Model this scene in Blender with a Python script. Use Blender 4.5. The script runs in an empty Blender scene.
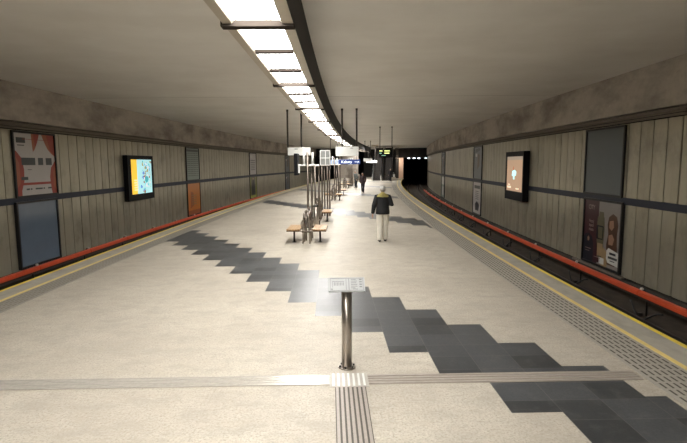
import bpy, bmesh, math, random
from mathutils import Vector, Matrix
random.seed(7)
C = bpy.context.scene.collection
scn = bpy.context.scene
PI = math.pi

# ------------------------------------------------------------------ camera
CX, CY = 482.0, -1.1            # centre of the station's curve; tangent is +Y
FPX, HC = 497.5, 2.45
cam_d = bpy.data.cameras.new('camera'); cam = bpy.data.objects.new('camera', cam_d); C.objects.link(cam)
cam_d.sensor_fit = 'HORIZONTAL'; cam_d.sensor_width = 36.0; cam_d.lens = FPX/687*36
cam_d.clip_start = .05; cam_d.clip_end = 500
_a = math.atan((221.5-163.96)/FPX); _y = .0269; _r = -.0045
F = Vector((math.sin(_y)*math.cos(_a), math.cos(_y)*math.cos(_a), -math.sin(_a)))
R = Vector((math.cos(_y), -math.sin(_y), 0)); U = R.cross(F)
R2 = R*math.cos(_r)+U*math.sin(_r); U2 = -R*math.sin(_r)+U*math.cos(_r)
m = Matrix((R2, U2, -F)).transposed().to_4x4(); m.translation = (0, 0, HC)
cam.matrix_world = m
scn.camera = cam

# ------------------------------------------------------------------ world and exposure
w_ = bpy.data.worlds.new('world'); scn.world = w_; w_.use_nodes = True
w_.node_tree.nodes['Background'].inputs[0].default_value = (.02, .02, .02, 1)
w_.node_tree.nodes['Background'].inputs[1].default_value = .2
scn.view_settings.view_transform = 'Standard'; scn.view_settings.look = 'None'
scn.view_settings.gamma = 1; scn.view_settings.use_curve_mapping = False
scn.view_settings.exposure = 0.68
LAMP = 17.0                     # strength of the ceiling strip's diffusers

# ------------------------------------------------------------------ helpers
def P(w, s, z=0.0):
    t = (s)/CX
    return Vector((CX-(CX-w)*math.cos(t), CY+(CX-w)*math.sin(t), z))
def WX(x, y):                   # plan point -> (w, s)
    return CX-math.hypot(CX-x, y-CY), CX*math.atan2(y-CY, CX-x)
def heading(s): return -s/CX

def tag(o, label=None, cat=None, group=None, kind=None):
    if label: o['label'] = label
    if cat: o['category'] = cat
    if group: o['group'] = group
    if kind: o['kind'] = kind
    return o
def empty(name, loc, rz=0, label=None, cat=None, group=None, kind=None):
    o = bpy.data.objects.new(name, None); C.objects.link(o); o.location = loc; o.rotation_euler = (0, 0, rz)
    o.empty_display_size = .1
    return tag(o, label, cat, group, kind)
def copy_tree(o, parent=None):
    c = o.copy(); C.objects.link(c)
    if parent: c.parent = parent
    for ch in list(o.children): copy_tree(ch, c)
    return c

class MB:
    def __init__(s): s.v = []; s.f = []; s.m = []; s.sm = []
    def add(s, vs, fs, mi=0, smooth=False):
        b = len(s.v); s.v += [tuple(v) for v in vs]
        for f in fs: s.f.append(tuple(b+i for i in f)); s.m.append(mi); s.sm.append(smooth)
    def box(s, x0, x1, y0, y1, z0, z1, mi=0, bev=0.0, M=None):
        if bev:
            bm = bmesh.new(); bmesh.ops.create_cube(bm, size=1)
            for v in bm.verts: v.co = Vector(((x0+x1)/2+v.co.x*(x1-x0), (y0+y1)/2+v.co.y*(y1-y0), (z0+z1)/2+v.co.z*(z1-z0)))
            bmesh.ops.bevel(bm, geom=list(bm.edges), offset=bev, segments=2, affect='EDGES', profile=.5)
            vs = [v.co.copy() for v in bm.verts]; bm.verts.index_update()
            fs = [[v.index for v in f.verts] for f in bm.faces]; bm.free()
        else:
            vs = [Vector((x, y, z)) for x in (x0, x1) for y in (y0, y1) for z in (z0, z1)]
            fs = [(0,1,3,2),(4,6,7,5),(0,4,5,1),(2,3,7,6),(0,2,6,4),(1,5,7,3)]
        if M is not None: vs = [M @ v for v in vs]
        s.add(vs, fs, mi)
        return s
    def tube(s, pts, rad, n=12, mi=0, sq=None, cap=True, up=None):
        pts = [Vector(p) for p in pts]
        if not hasattr(rad, '__len__'): rad = [rad]*len(pts)
        ring = []; prev = None
        for i, p in enumerate(pts):
            t = (pts[min(i+1, len(pts)-1)]-pts[max(i-1, 0)]).normalized()
            if prev is None:
                a = Vector(up) if up else (Vector((1,0,0)) if abs(t.x) < .8 else Vector((0,1,0)))
            else: a = prev
            a = (a-t*a.dot(t)).normalized(); prev = a; b = t.cross(a)
            k = sq[i] if sq else 1.0
            ring.append([p+a*math.cos(2*PI*j/n)*rad[i]+b*math.sin(2*PI*j/n)*rad[i]*k for j in range(n)])
        vs = [v for r_ in ring for v in r_]; fs = []
        for i in range(len(pts)-1):
            for j in range(n): fs.append((i*n+j, i*n+(j+1)%n, (i+1)*n+(j+1)%n, (i+1)*n+j))
        s.add(vs, fs, mi, True)
        if cap:
            s.add(ring[0], [tuple(range(n-1, -1, -1))], mi); s.add(ring[-1], [tuple(range(n))], mi)
        return s
    def ell(s, c, r, mi=0, n=14, M=None):
        vs = []; fs = []; k = n//2+1
        for i in range(k+1):
            ph = PI*i/k
            for j in range(n):
                th = 2*PI*j/n
                v = Vector((r[0]*math.sin(ph)*math.cos(th), r[1]*math.sin(ph)*math.sin(th), r[2]*math.cos(ph)))
                if M is not None: v = M @ v
                vs.append(v+Vector(c))
        for i in range(k):
            for j in range(n): fs.append((i*n+j, (i+1)*n+j, (i+1)*n+(j+1)%n, i*n+(j+1)%n))
        s.add(vs, fs, mi, True); return s
    def poly(s, pts, mi=0): s.add(pts, [tuple(range(len(pts)))], mi); return s
    def sweep(s, prof, s0, s1, ds=1.0, mi=0, closed=True, caps=True, smooth=False):
        n = max(1, round((s1-s0)/ds)); k = len(prof)
        vs = [P(w, s0+(s1-s0)*i/n, z) for i in range(n+1) for (w, z) in prof]; fs = []
        for i in range(n):
            for j in range(k if closed else k-1):
                a, b = i*k+j, i*k+(j+1) % k
                fs.append((a, b, b+k, a+k))
        s.add(vs, fs, mi, smooth)
        if closed and caps: s.add([P(w, s0, z) for w, z in prof], [tuple(range(k))[::-1]], mi); s.add([P(w, s1, z) for w, z in prof], [tuple(range(k))], mi)
        return s
    def bar(s, w0, w1, z0, z1, s0, s1, ds=1.0, mi=0): return s.sweep([(w0, z0), (w1, z0), (w1, z1), (w0, z1)], s0, s1, ds, mi)
    def build(s, name, mats, parent=None, merge=False, fix=True):
        me = bpy.data.meshes.new(name); me.from_pydata(s.v, [], s.f)
        if not isinstance(mats, (list, tuple)): mats = [mats]
        for mt in mats: me.materials.append(mt)
        me.polygons.foreach_set('material_index', s.m); me.polygons.foreach_set('use_smooth', s.sm)
        me.update()
        if fix or merge:
            bm = bmesh.new(); bm.from_mesh(me)
            bmesh.ops.remove_doubles(bm, verts=bm.verts, dist=1e-5)
            bmesh.ops.recalc_face_normals(bm, faces=bm.faces); bm.to_mesh(me); bm.free()
        o = bpy.data.objects.new(name, me); C.objects.link(o)
        if parent: o.parent = parent
        return o
def wbuild(mb, name, mats, parent, root):       # build from world coordinates under a placed Empty
    M = (Matrix.Translation(root.location) @ Matrix.Rotation(root.rotation_euler.z, 4, 'Z')).inverted()
    mb.v = [tuple(M @ Vector(v)) for v in mb.v]
    return mb.build(name, mats, parent)

# ------------------------------------------------------------------ materials
def nt(name):
    mt = bpy.data.materials.new(name); mt.use_nodes = True
    return mt, mt.node_tree, mt.node_tree.nodes['Principled BSDF']
def lk(t, a, b): t.links.new(a, b)
def mathn(t, op, a, b=None, c=None):
    n = t.nodes.new('ShaderNodeMath'); n.operation = op
    for i, v in enumerate((a, b, c)):
        if v is None: continue
        if isinstance(v, (int, float)): n.inputs[i].default_value = v
        else: lk(t, v, n.inputs[i])
    return n.outputs[0]
def mixc(t, f, a, b, mode='MIX'):
    n = t.nodes.new('ShaderNodeMix'); n.data_type = 'RGBA'; n.blend_type = mode
    for sock, v in ((n.inputs[0], f), (n.inputs[6], a), (n.inputs[7], b)):
        if isinstance(v, (int, float)): sock.default_value = v
        elif isinstance(v, tuple): sock.default_value = (*v, 1)
        else: lk(t, v, sock)
    return n.outputs[2]
def noise(t, vec, scale, detail=3, rough=.55, sc=None):
    n = t.nodes.new('ShaderNodeTexNoise'); n.inputs['Scale'].default_value = scale
    n.inputs['Detail'].default_value = detail; n.inputs['Roughness'].default_value = rough
    if sc:
        mp = t.nodes.new('ShaderNodeMapping'); mp.inputs['Scale'].default_value = sc; lk(t, vec, mp.inputs[0]); vec = mp.outputs[0]
    lk(t, vec, n.inputs['Vector']); return n.outputs['Fac']
def ramp(t, f, stops):
    n = t.nodes.new('ShaderNodeValToRGB'); e = n.color_ramp.elements
    while len(e) < len(stops): e.new(.5)
    for i, (p, c) in enumerate(stops): e[i].position = p; e[i].color = (*c, 1) if isinstance(c, tuple) else (c, c, c, 1)
    lk(t, f, n.inputs[0]); return n.outputs[0]
def bump(t, b, h, st=.2, dist=.01):
    n = t.nodes.new('ShaderNodeBump'); n.inputs['Strength'].default_value = st; n.inputs['Distance'].default_value = dist
    lk(t, h, n.inputs['Height']); lk(t, n.outputs[0], b.inputs['Normal'])
def worldpos(t):
    g = t.nodes.new('ShaderNodeNewGeometry'); x = t.nodes.new('ShaderNodeSeparateXYZ'); lk(t, g.outputs['Position'], x.inputs[0])
    return g.outputs['Position'], x.outputs[0], x.outputs[1], x.outputs[2]
def curve_ws(t, x, y):          # the station's own curved coordinates
    dx = mathn(t, 'SUBTRACT', CX, x); dy = mathn(t, 'SUBTRACT', y, CY)
    r = mathn(t, 'SQRT', mathn(t, 'ADD', mathn(t, 'MULTIPLY', dx, dx), mathn(t, 'MULTIPLY', dy, dy)))
    return mathn(t, 'SUBTRACT', CX, r), mathn(t, 'MULTIPLY', mathn(t, 'ARCTAN2', dy, dx), CX)
def simple(name, col, rough=.5, metal=0, var=.12, scale=8, emit=None, est=0, coat=0):
    mt, t, b = nt(name); tc = t.nodes.new('ShaderNodeTexCoord').outputs['Object']
    f = noise(t, tc, scale, 4)
    lo = tuple(c*(1-var) for c in col); hi = tuple(min(1, c*(1+var)) for c in col)
    lk(t, mixc(t, f, lo, hi), b.inputs['Base Color'])
    b.inputs['Roughness'].default_value = rough; b.inputs['Metallic'].default_value = metal
    b.inputs['Coat Weight'].default_value = coat
    if emit: b.inputs['Emission Color'].default_value = (*emit, 1); b.inputs['Emission Strength'].default_value = est
    return mt

M = {}
# platform paving: light stone slabs 0.5 x 0.4 m with dark zigzag bands every 17.4 m
def floor_mat():
    mt, t, b = nt('stone_paving'); pos, x, y, z = worldpos(t)
    w, s = curve_ws(t, x, y)
    kx = mathn(t, 'FLOOR', mathn(t, 'DIVIDE', mathn(t, 'ADD', x, .26), .51))
    tt = mathn(t, 'ADD', mathn(t, 'SUBTRACT', y, 7.86), mathn(t, 'MULTIPLY', kx, .81))
    md = mathn(t, 'MODULO', mathn(t, 'ADD', tt, 17.4*6), 17.4)
    dark = mathn(t, 'LESS_THAN', md, 2.73)
    inside = mathn(t, 'MULTIPLY', mathn(t, 'GREATER_THAN', w, -5.78), mathn(t, 'LESS_THAN', w, 3.5))
    dark = mathn(t, 'MULTIPLY', dark, inside)
    # slab cells
    fx = mathn(t, 'FRACT', mathn(t, 'DIVIDE', mathn(t, 'ADD', x, 10.46), .51)); fy = mathn(t, 'FRACT', mathn(t, 'DIVIDE', mathn(t, 'ADD', y, 20.24+.0), .405))
    ky = mathn(t, 'FLOOR', mathn(t, 'DIVIDE', mathn(t, 'ADD', y, 20.24), .405))
    jx = mathn(t, 'LESS_THAN', fx, .012); jy = mathn(t, 'LESS_THAN', fy, .016); j = mathn(t, 'MAXIMUM', jx, jy)
    cmb = t.nodes.new('ShaderNodeCombineXYZ'); lk(t, kx, cmb.inputs[0]); lk(t, ky, cmb.inputs[1])
    wn = t.nodes.new('ShaderNodeTexWhiteNoise'); wn.noise_dimensions = '2D'; lk(t, cmb.outputs[0], wn.inputs['Vector'])
    cell = wn.outputs['Value']
    n1 = noise(t, pos, 42, 6, .75); n2 = noise(t, pos, .55, 5, .6); n3 = noise(t, pos, 5, 5, .7)
    light = ramp(t, n1, [(.32, (.22, .20, .17)), (.45, (.48, .445, .37)), (.70, (.66, .62, .54))])
    light = mixc(t, ramp(t, n2, [(.36, 0.0), (.66, 1.0)]), light, mixc(t, .5, light, (.34, .30, .25)))
    light = mixc(t, ramp(t, n3, [(.45, 0.0), (.7, .45)]), light, (.44, .385, .31))
    light = mixc(t, mathn(t, 'MULTIPLY', cell, .10), light, (.40, .36, .30))
    light = mixc(t, mathn(t, 'MULTIPLY', j, .14), light, (.25, .22, .18))
    n4 = noise(t, pos, 2.2, 6, .72, (1, 1.6, 1)); n5 = noise(t, pos, 9, 4, .8, (1, 2.5, 1))
    light = mixc(t, ramp(t, n4, [(.48, 0.0), (.62, .55)]), light, (.37, .335, .285))
    light = mixc(t, ramp(t, n5, [(.54, 0.0), (.66, .35)]), light, (.30, .27, .23))
    dk = ramp(t, n1, [(.3, (.050, .054, .058)), (.7, (.085, .09, .095))])
    dk = mixc(t, ramp(t, cell, [(.55, 0.0), (.9, .75)]), dk, (.028, .030, .032))
    dk = mixc(t, ramp(t, n3, [(.5, 0.0), (.75, .35)]), dk, (.17, .17, .165))
    dk = mixc(t, mathn(t, 'MULTIPLY', j, .40), dk, (.22, .21, .19))
    lk(t, mixc(t, dark, light, dk), b.inputs['Base Color'])
    rg = mathn(t, 'ADD', mathn(t, 'MULTIPLY', n3, .22), .34)
    lk(t, mathn(t, 'ADD', rg, mathn(t, 'MULTIPLY', dark, -.08)), b.inputs['Roughness'])
    lk(t, mathn(t, 'ADD', .07, mathn(t, 'MULTIPLY', dark, .43)), b.inputs['Specular IOR Level'])
    bump(t, b, mathn(t, 'SUBTRACT', n1, mathn(t, 'MULTIPLY', j, 1.0)), .08, .004)
    return mt
M['floor'] = floor_mat()
def conc(name, lo, hi, stain, amt, rough=.8, sc=1.1):
    mt, t, b = nt(name); pos, x, y, z = worldpos(t)
    w, s = curve_ws(t, x, y)
    cm = t.nodes.new('ShaderNodeCombineXYZ'); lk(t, s, cm.inputs[0]); lk(t, w, cm.inputs[1]); lk(t, z, cm.inputs[2])
    v = cm.outputs[0]
    base = mixc(t, noise(t, v, 6, 6, .65), lo, hi)
    st = ramp(t, noise(t, v, sc, 7, .62, (.55, 1, 1.2)), [(.42, 0.0), (.66, 1.0)])
    lk(t, mixc(t, mathn(t, 'MULTIPLY', st, amt), base, stain), b.inputs['Base Color'])
    b.inputs['Roughness'].default_value = rough
    bump(t, b, noise(t, v, 14, 6), .3, .01)
    return mt
M['beam'] = conc('stained_concrete', (.40, .355, .315), (.60, .55, .49), (.15, .12, .10), .7, .8, .75)
M['bed'] = conc('sooty_track_bed', (.035, .026, .02), (.08, .06, .045), (.018, .014, .012), .7, .9, 3)
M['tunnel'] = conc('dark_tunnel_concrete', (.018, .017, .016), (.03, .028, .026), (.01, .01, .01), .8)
M['edge_side'] = conc('sooty_platform_side', (.05, .04, .033), (.09, .075, .06), (.02, .018, .016), .7)
def ceil_mat():
    mt, t, b = nt('painted_ceiling'); pos, x, y, z = worldpos(t); w, s = curve_ws(t, x, y)
    cm = t.nodes.new('ShaderNodeCombineXYZ'); lk(t, w, cm.inputs[0]); lk(t, s, cm.inputs[1]); v = cm.outputs[0]
    f = noise(t, v, 1.3, 5, .6, (.15, 1.4, 1)); g = noise(t, v, .35, 4, .6)
    c = mixc(t, f, (.80, .775, .73), (.87, .85, .81)); c = mixc(t, ramp(t, g, [(.4, 0.0), (.7, .4)]), c, (.60, .56, .51))
    jt = mathn(t, 'LESS_THAN', mathn(t, 'FRACT', mathn(t, 'DIVIDE', mathn(t, 'ADD', s, -5.95+154), 15.4)), .0032)
    c = mixc(t, mathn(t, 'MULTIPLY', jt, .6), c, (.06, .05, .045))
    lk(t, c, b.inputs['Base Color']); b.inputs['Roughness'].default_value = .6
    bump(t, b, noise(t, v, 9, 4, .6, (.3, 1, 1)), .15, .01)
    return mt
M['ceiling'] = ceil_mat()
def panel_mat():
    mt, t, b = nt('ribbed_metal_panel'); pos, x, y, z = worldpos(t); w, s = curve_ws(t, x, y)
    cell = mathn(t, 'FLOOR', mathn(t, 'DIVIDE', mathn(t, 'SUBTRACT', s, 13.91-61.5), .615))
    wn = t.nodes.new('ShaderNodeTexWhiteNoise'); wn.noise_dimensions = '1D'; lk(t, cell, wn.inputs['W'])
    cm = t.nodes.new('ShaderNodeCombineXYZ'); lk(t, s, cm.inputs[0]); lk(t, w, cm.inputs[1]); lk(t, z, cm.inputs[2]); v = cm.outputs[0]
    st = noise(t, v, 5, 5, .6, (3, 1, .35))
    c = mixc(t, st, (.43, .40, .305), (.53, .495, .385)); c = mixc(t, mathn(t, 'MULTIPLY', wn.outputs['Value'], .28), c, (.29, .25, .175))
    c = mixc(t, ramp(t, noise(t, v, 1.2, 6, .65, (1, 1, .8)), [(.5, 0.0), (.72, .6)]), c, (.22, .185, .14))
    lk(t, c, b.inputs['Base Color']); b.inputs['Metallic'].default_value = .45
    lk(t, mathn(t, 'ADD', mathn(t, 'MULTIPLY', st, .15), .25), b.inputs['Roughness'])
    bump(t, b, noise(t, v, 3, 3, .5, (2, 1, .3)), .25, .02)
    return mt
M['panel'] = panel_mat()
M['void'] = simple('dark_gap', (.012, .012, .013), .9)
M['navy'] = simple('navy_rail_paint', (.010, .015, .032), .5, 0)
M['pipe'] = simple('grey_brown_conduit', (.20, .17, .14), .6)
def lineyel(name, col, wear=.5):
    mt, t, b = nt(name); pos, x, y, z = worldpos(t)
    f = ramp(t, noise(t, pos, 6, 6, .7), [(.40, 0.0), (.75, wear)])
    lk(t, mixc(t, f, col, (.36, .30, .17)), b.inputs['Base Color']); b.inputs['Roughness'].default_value = .5; return mt
M['yellow'] = lineyel('yellow_edge_paint', (.92, .70, .07), .35); M['yellow2'] = lineyel('faded_yellow_paint', (.86, .69, .25), .3)
M['edge'] = conc('grey_edge_stone', (.40, .375, .325), (.52, .49, .43), (.27, .25, .215), .5, .5, 4)
M['tact_l'] = simple('dirty_grey_warning_stone', (.31, .29, .25), .5, 0, .15, 30)
M['tact'] = simple('grey_tactile_stone', (.40, .375, .325), .5, 0, .15, 30)
M['gr_l'] = simple('pale_dirty_groove', (.24, .22, .185), .7)
M['groove'] = simple('dirty_groove', (.09, .078, .065), .7)
M['steelstrip'] = simple('grooved_steel_guide', (.56, .53, .48), .24, .3, .2, 20)
M['steel'] = simple('brushed_steel', (.40, .36, .32), .28, .9, .15, 12)
M['post'] = simple('brown_grey_steel_post', (.20, .17, .145), .35, .8, .2, 6)
M['dsteel'] = simple('dull_dark_steel', (.05, .045, .042), .4, .7)
M['rod'] = simple('dark_painted_rod', (.045, .038, .032), .5, .2)
M['housing'] = simple('beige_lamp_housing', (.52, .46, .37), .35, .3, .08)
M['hdark'] = simple('black_lamp_side', (.022, .020, .018), .75, 0, .4, 5)  # near-black tone for the housing's side
M['bar'] = simple('dark_cross_bar', (.022, .018, .015), .6)
M['bar2'] = simple('brown_cross_bar', (.05, .042, .036), .9)
for q_ in ('bar', 'bar2'): M[q_].node_tree.nodes['Principled BSDF'].inputs['Specular IOR Level'].default_value = 0
M['red'] = simple('orange_red_rail_cover', (.62, .085, .030), .38, 0, .22, 3)
M['rail'] = simple('rusty_running_rail', (.04, .03, .022), .6, .4)
M['railtop'] = simple('polished_rail_head', (.07, .06, .055), .4, .8)
M['ceramic'] = simple('white_insulator', (.7, .68, .62), .3)
M['cable'] = simple('black_rubber_cable', (.01, .01, .01), .6)
M['black'] = simple('black_plastic', (.005, .005, .006), .6)
M['black'].node_tree.nodes['Principled BSDF'].inputs['Specular IOR Level'].default_value = .2
M['frame'] = simple('dark_poster_frame', (.022, .021, .022), .4, .3)
M['wood'] = simple('varnished_bench_wood', (.40, .235, .095), .4, 0, .3, 14)
M['wood_edge'] = simple('dark_bench_edge', (.10, .05, .028), .5)
M['white'] = simple('white_enamel', (.74, .75, .72), .4, 0, .05)
M['blue'] = simple('blue_sign_face', (.010, .035, .17), .4, 0, .05, emit=(.02, .06, .30), est=.15)
M['signtxt'] = simple('white_sign_lettering', (.85, .88, .95), .5, 0, .02, emit=(.8, .88, 1), est=.7)
M['grille'] = simple('dark_sign_mark', (.05, .05, .05), .5)

def emis(name, col, st):
    mt, t, b = nt(name); b.inputs['Base Color'].default_value = (*col, 1)
    b.inputs['Emission Color'].default_value = (*col, 1); b.inputs['Emission Strength'].default_value = st; return mt
M['lamp'] = emis('fluorescent_diffuser', (1.0, .975, .94), LAMP)
M['lampdim'] = emis('half_dead_diffuser', (1.0, .94, .85), LAMP*.12)

# ------------------------------------------------------------------ structure
S0, S1, SE = -14.0, 88.0, 150.0
WL, WR, EL, ER = -10.72, 8.77, -6.64, 4.73
ZC, ZB = 5.12, -1.35
def structure(mb, name, mats, parent=None, lab=None):
    o = mb.build(name, mats, parent)
    if parent is None: o['kind'] = 'structure'
    if lab: o['label'] = lab
    return o
plat = structure(MB().sweep([(EL+.30, -.003), (ER-.30, -.003), (ER-.30, -.3), (EL+.30, -.3)], S0, 96, 1.0), 'floor', M['floor'])
sd = MB()
sd.bar(EL+.25, ER-.25, -1.35, -.3, S0, 96)
structure(sd, 'platform_side', M['edge_side'], plat, 'sooty side wall below the platform edge')
def fpart(mb, name, mat, lab): 
    o = mb.build(name, mat, plat); o['label'] = lab; return o
for side, e, dirn in (('left', EL, 1), ('right', ER, -1)):
    def rng(a, b): return tuple(sorted((e+dirn*a, e+dirn*b)))
    fpart(MB().bar(*rng(0, .30), -.18, .0, S0, 90), 'edge_slab', M['edge'], side+' platform edge slab')
    fpart(MB().bar(*rng(.01, .085), 0, .004, S0, 88), 'edge_line', M['yellow'], 'thin yellow line along the very '+side+' platform edge')
    fpart(MB().bar(*rng(.301, .49), -.0025, .002, S0, 90), 'edge_band', M['edge'], 'grey stone band between the yellow lines')
    fpart(MB().bar(*rng(.49, .565), 0, .0045, S0, 88), 'safety_line', M['yellow2'] if side=='left' else M['yellow2'], 'inner yellow safety line on the '+side)
    # warning tiles: rows of raised bars running along the edge
    wide = 1.18 if side == 'right' else 1.03
    fpart(MB().bar(*rng(.60, wide), -.002, .002, S0, 88, 1.0, 0), 'tactile_band', M['tact'] if side == 'right' else M['tact_l'], side+' grooved warning paving')
    for r_ in range(7 if side == 'right' else 5):
        a = .625+r_*.079; mb = MB(); q0, q1 = rng(a, a+.026)
        for i in range(int((60-S0)/.17)):
            s_ = S0+i*.17
            mb.add([P(q0, s_, .0032), P(q1, s_, .0032), P(q1, s_+.13, .0032), P(q0, s_+.13, .0032)], [(0, 1, 2, 3)])
        fpart(mb, 'groove_row', M['groove'] if side == 'right' else M['gr_l'], 'row of dark slots in the warning paving')
# guide strips in the floor by the post
def guide(n, x0, x1, y0, y1, along, name, lab, mat, gap=.45):
    mb = MB(); mb.box(x0, x1, y0, y1, -.002, .0008, 1)
    for i in range(n):
        if along == 'x':
            d = (y1-y0)/n; a = y0+d*i+d*gap/2; mb.box(x0, x1, a, a+d*(1-gap), 0, .006, 0)
        else:
            d = (x1-x0)/n; a = x0+d*i+d*gap/2; mb.box(a, a+d*(1-gap), y0, y1, 0, .006, 0)
    o = mb.build(name, [mat, M['groove']], plat); o['label'] = lab
M['plain_strip'] = simple('worn_guide_strip', (.37, .33, .29), .35, .1, .2, 20)
M['guide_bed'] = simple('pale_groove', (.33, .29, .25), .5)
_g = M['groove']; M['groove'] = M['guide_bed']
guide(4, -4.3, -.02, 5.31, 5.57, 'x', 'guide_strip', 'grooved steel guide strip left of the post', M['steelstrip'], .22)
guide(4, .42, 3.55, 5.31, 5.57, 'x', 'guide_strip', 'worn grooved guide strip right of the post', M['plain_strip'])
M['groove'] = _g
guide(7, .04, .38, -4, 5.25, 'y', 'guide_strip', 'grooved guide strip leading towards the viewer', M['plain_strip'], .4)
mb = MB(); mb.box(-.02, .42, 5.25, 5.62, -.002, .001, 1)
for i in range(7): mb.box(.01+i*.058, .035+i*.058, 5.27, 5.60, 0, .007, 0)
mb.build('guide_tile', [M['white'], M['edge']], plat)['label'] = 'pale ribbed guide tile in front of the post'

# track beds, ceiling, walls
mb = MB(); mb.bar(WL-.3, EL+.3, -1.6, ZB, S0, SE, 2)
structure(mb, 'trim_1', M['bed'])
mb = MB(); mb.bar(ER-.3, WR+.3, -1.6, ZB, S0, SE, 2)
structure(mb, 'trim_2', M['bed'])
structure(MB().bar(WL-.4, WR+.4, ZC, ZC+.3, S0, SE, 1), 'ceiling', M['ceiling'])
def mk_wall(name, w, d):        # d = +1 towards the platform for the left wall
    mb = MB()
    a, b = sorted((w-d*.10, w-d*.40)); mb.bar(a, b, ZB-.2, ZC, S0, S1, 1, 0)
    o = mb.build(name, M['void']); o['kind'] = 'structure'
    bm_ = MB(); a, b = sorted((w-d*.10, w+d*.16)); bm_.bar(a, b, 3.90, ZC, S0, S1, 1)
    q = bm_.build('wall_beam', M['beam'], o); q['label'] = 'stained concrete beam along the top of the wall'
    # plinth
    pl = MB(); a, b = sorted((w-d*.10, w+d*.02)); pl.bar(a, b, ZB, -1.12, S0, S1, 1)
    pl.build('wall_plinth', M['edge_side'], o)
    for zz0, zz1, nm in ((1.385, 3.62, 'upper_panelling'), (-1.06, 1.165, 'lower_panelling')):
        mb = MB(); pitch = .615; n = int((S1-S0)/pitch)
        start = 13.91-pitch*math.floor((13.91-S0)/pitch)
        prof = []
        for i in range(n):
            s_ = start+i*pitch
            deep = .055 if i % 4 == 1 else .045
            prof += [(s_, w-d*deep), (s_+(.045 if i % 4 == 1 else .030), w-d*deep), (s_+(.050 if i % 4 == 1 else .034), w-d*.006), (s_+.08, w), (s_+.31, w+d*.012), (s_+pitch-.05, w), (s_+pitch-.004, w-d*.006), (s_+pitch-.001, w-d*deep)]
        lo = [P(ww, ss, zz0) for ss, ww in prof]; hi = [P(ww, ss, zz1) for ss, ww in prof]
        back = [P(w-d*.055, ss, zz1) for ss, ww in prof]; backl = [P(w-d*.055, ss, zz0) for ss, ww in prof]; k = len(prof)
        mb.add(lo+hi+back+backl, [(i, i+1, k+i+1, k+i) for i in range(k-1)]+[(k+i, k+i+1, 2*k+i+1, 2*k+i) for i in range(k-1)]+[(3*k+i, 3*k+i+1, i+1, i) for i in range(k-1)])
        mb.build(nm, M['panel'], o, fix=False)
    a, b = sorted((w-d*.06, w+d*.035))
    r_ = MB().bar(a, b, 1.17, 1.38, S0, S1, 1).build('wall_rail', M['navy'], o); r_['label'] = 'navy rail between the two rows of panels'
    mb = MB(); mb.bar(*sorted((w-d*.08, w+d*.10)), 3.80, 3.86, S0, S1, 1); mb.bar(*sorted((w-d*.08, w+d*.02)), 3.66, 3.72, S0, S1, 1)
    mb.build('wall_ledge', M['pipe'], o)
    return o
wl_ = mk_wall('wall_left', WL, 1); wr_ = mk_wall('wall_right', WR, -1)
for side, w, d in (('left', WL, 1), ('right', WR, -1)):
    mb = MB(); mb.sweep([(w+d*.09+.035*math.cos(a*PI/4), 3.76+.035*math.sin(a*PI/4)) for a in range(8)], S0, S1, 1, smooth=True)
    o = mb.build('conduit', M['pipe']); tag(o, 'brown conduit pipe running under the concrete beam of the %s wall' % side, 'pipe', 'conduits under the wall beams')
# the running tunnels past the platform end and the end wall
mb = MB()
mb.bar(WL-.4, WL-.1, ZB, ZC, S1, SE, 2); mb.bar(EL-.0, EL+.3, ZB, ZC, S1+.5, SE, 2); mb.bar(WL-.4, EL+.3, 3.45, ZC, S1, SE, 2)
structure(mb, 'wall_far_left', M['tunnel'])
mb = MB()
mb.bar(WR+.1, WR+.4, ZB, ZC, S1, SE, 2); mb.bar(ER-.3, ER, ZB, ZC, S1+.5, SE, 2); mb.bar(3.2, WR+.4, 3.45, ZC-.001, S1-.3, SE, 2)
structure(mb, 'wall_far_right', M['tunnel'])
M['warm'] = conc('pinkish_beige_plaster', (.60, .43, .33), (.72, .54, .43), (.5, .36, .28), .4)
structure(MB().bar(3.95, ER-.02, 0, 3.45, S1-1.2, S1-.9, 1), 'wall_end_right', M['warm'])
structure(MB().bar(EL+.3, -3.0, 0, ZC, S1-1.2, S1-.9, 1), 'wall_end_left', M['beam'])
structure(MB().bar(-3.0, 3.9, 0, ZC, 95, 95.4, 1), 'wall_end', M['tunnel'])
structure(MB().bar(WL-.4, WR+.4, -1.6, ZC, S0-.3, S0, 1), 'wall_back', M['beam'])
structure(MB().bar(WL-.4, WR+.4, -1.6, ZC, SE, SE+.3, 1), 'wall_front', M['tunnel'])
structure(MB().bar(3.45, 3.95, 0, ZC, S1-1.4, S1-.8, 1), 'wall_pillar', M['tunnel'])

# ------------------------------------------------------------------ lamp strip
ZL = 4.35
ROOT = empty('ceiling_lamp_strip', P(-1.02, 0, ZL), 0, 'long curved strip of square fluorescent diffusers hanging under the ceiling', 'light')
def wb(mb, name, mats, parent=ROOT, root=ROOT): return wbuild(mb, name, mats, parent, root)
wl0, wd0, wd1, wr0 = -1.51, -1.36, -.72, -.54
mb = MB(); mb.sweep([(wl0, ZL+.14), (wl0, ZL), (wd0-.02, ZL), (wd0, ZL+.03), (wd0, ZL+.14)], S0+.3, 84, .9)
wb(mb, 'housing_rail', M['housing'])['label'] = 'beige housing rail on the left of the diffusers'
mb = MB(); mb.sweep([(wd1, ZL+.14), (wd1, ZL+.03), (wd1+.02, ZL), (wr0-.01, ZL), (wr0-.01, ZL+.14)], S0+.3, 84, .9)
wb(mb, 'housing_rail', M['housing'])['label'] = 'beige housing rail on the right of the diffusers'
mb = MB(); mb.bar(wr0-.008, wr0, ZL+.0, ZC, S0+.3, 84, .9)
mb.bar(wl0+.06, wr0-.02, ZL+.15, ZL+.20, S0+.3, 84, .9)
mb.bar(wl0+.5, wr0-.02, ZL+.2, ZC, S0+.3, 84, .9)
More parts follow.
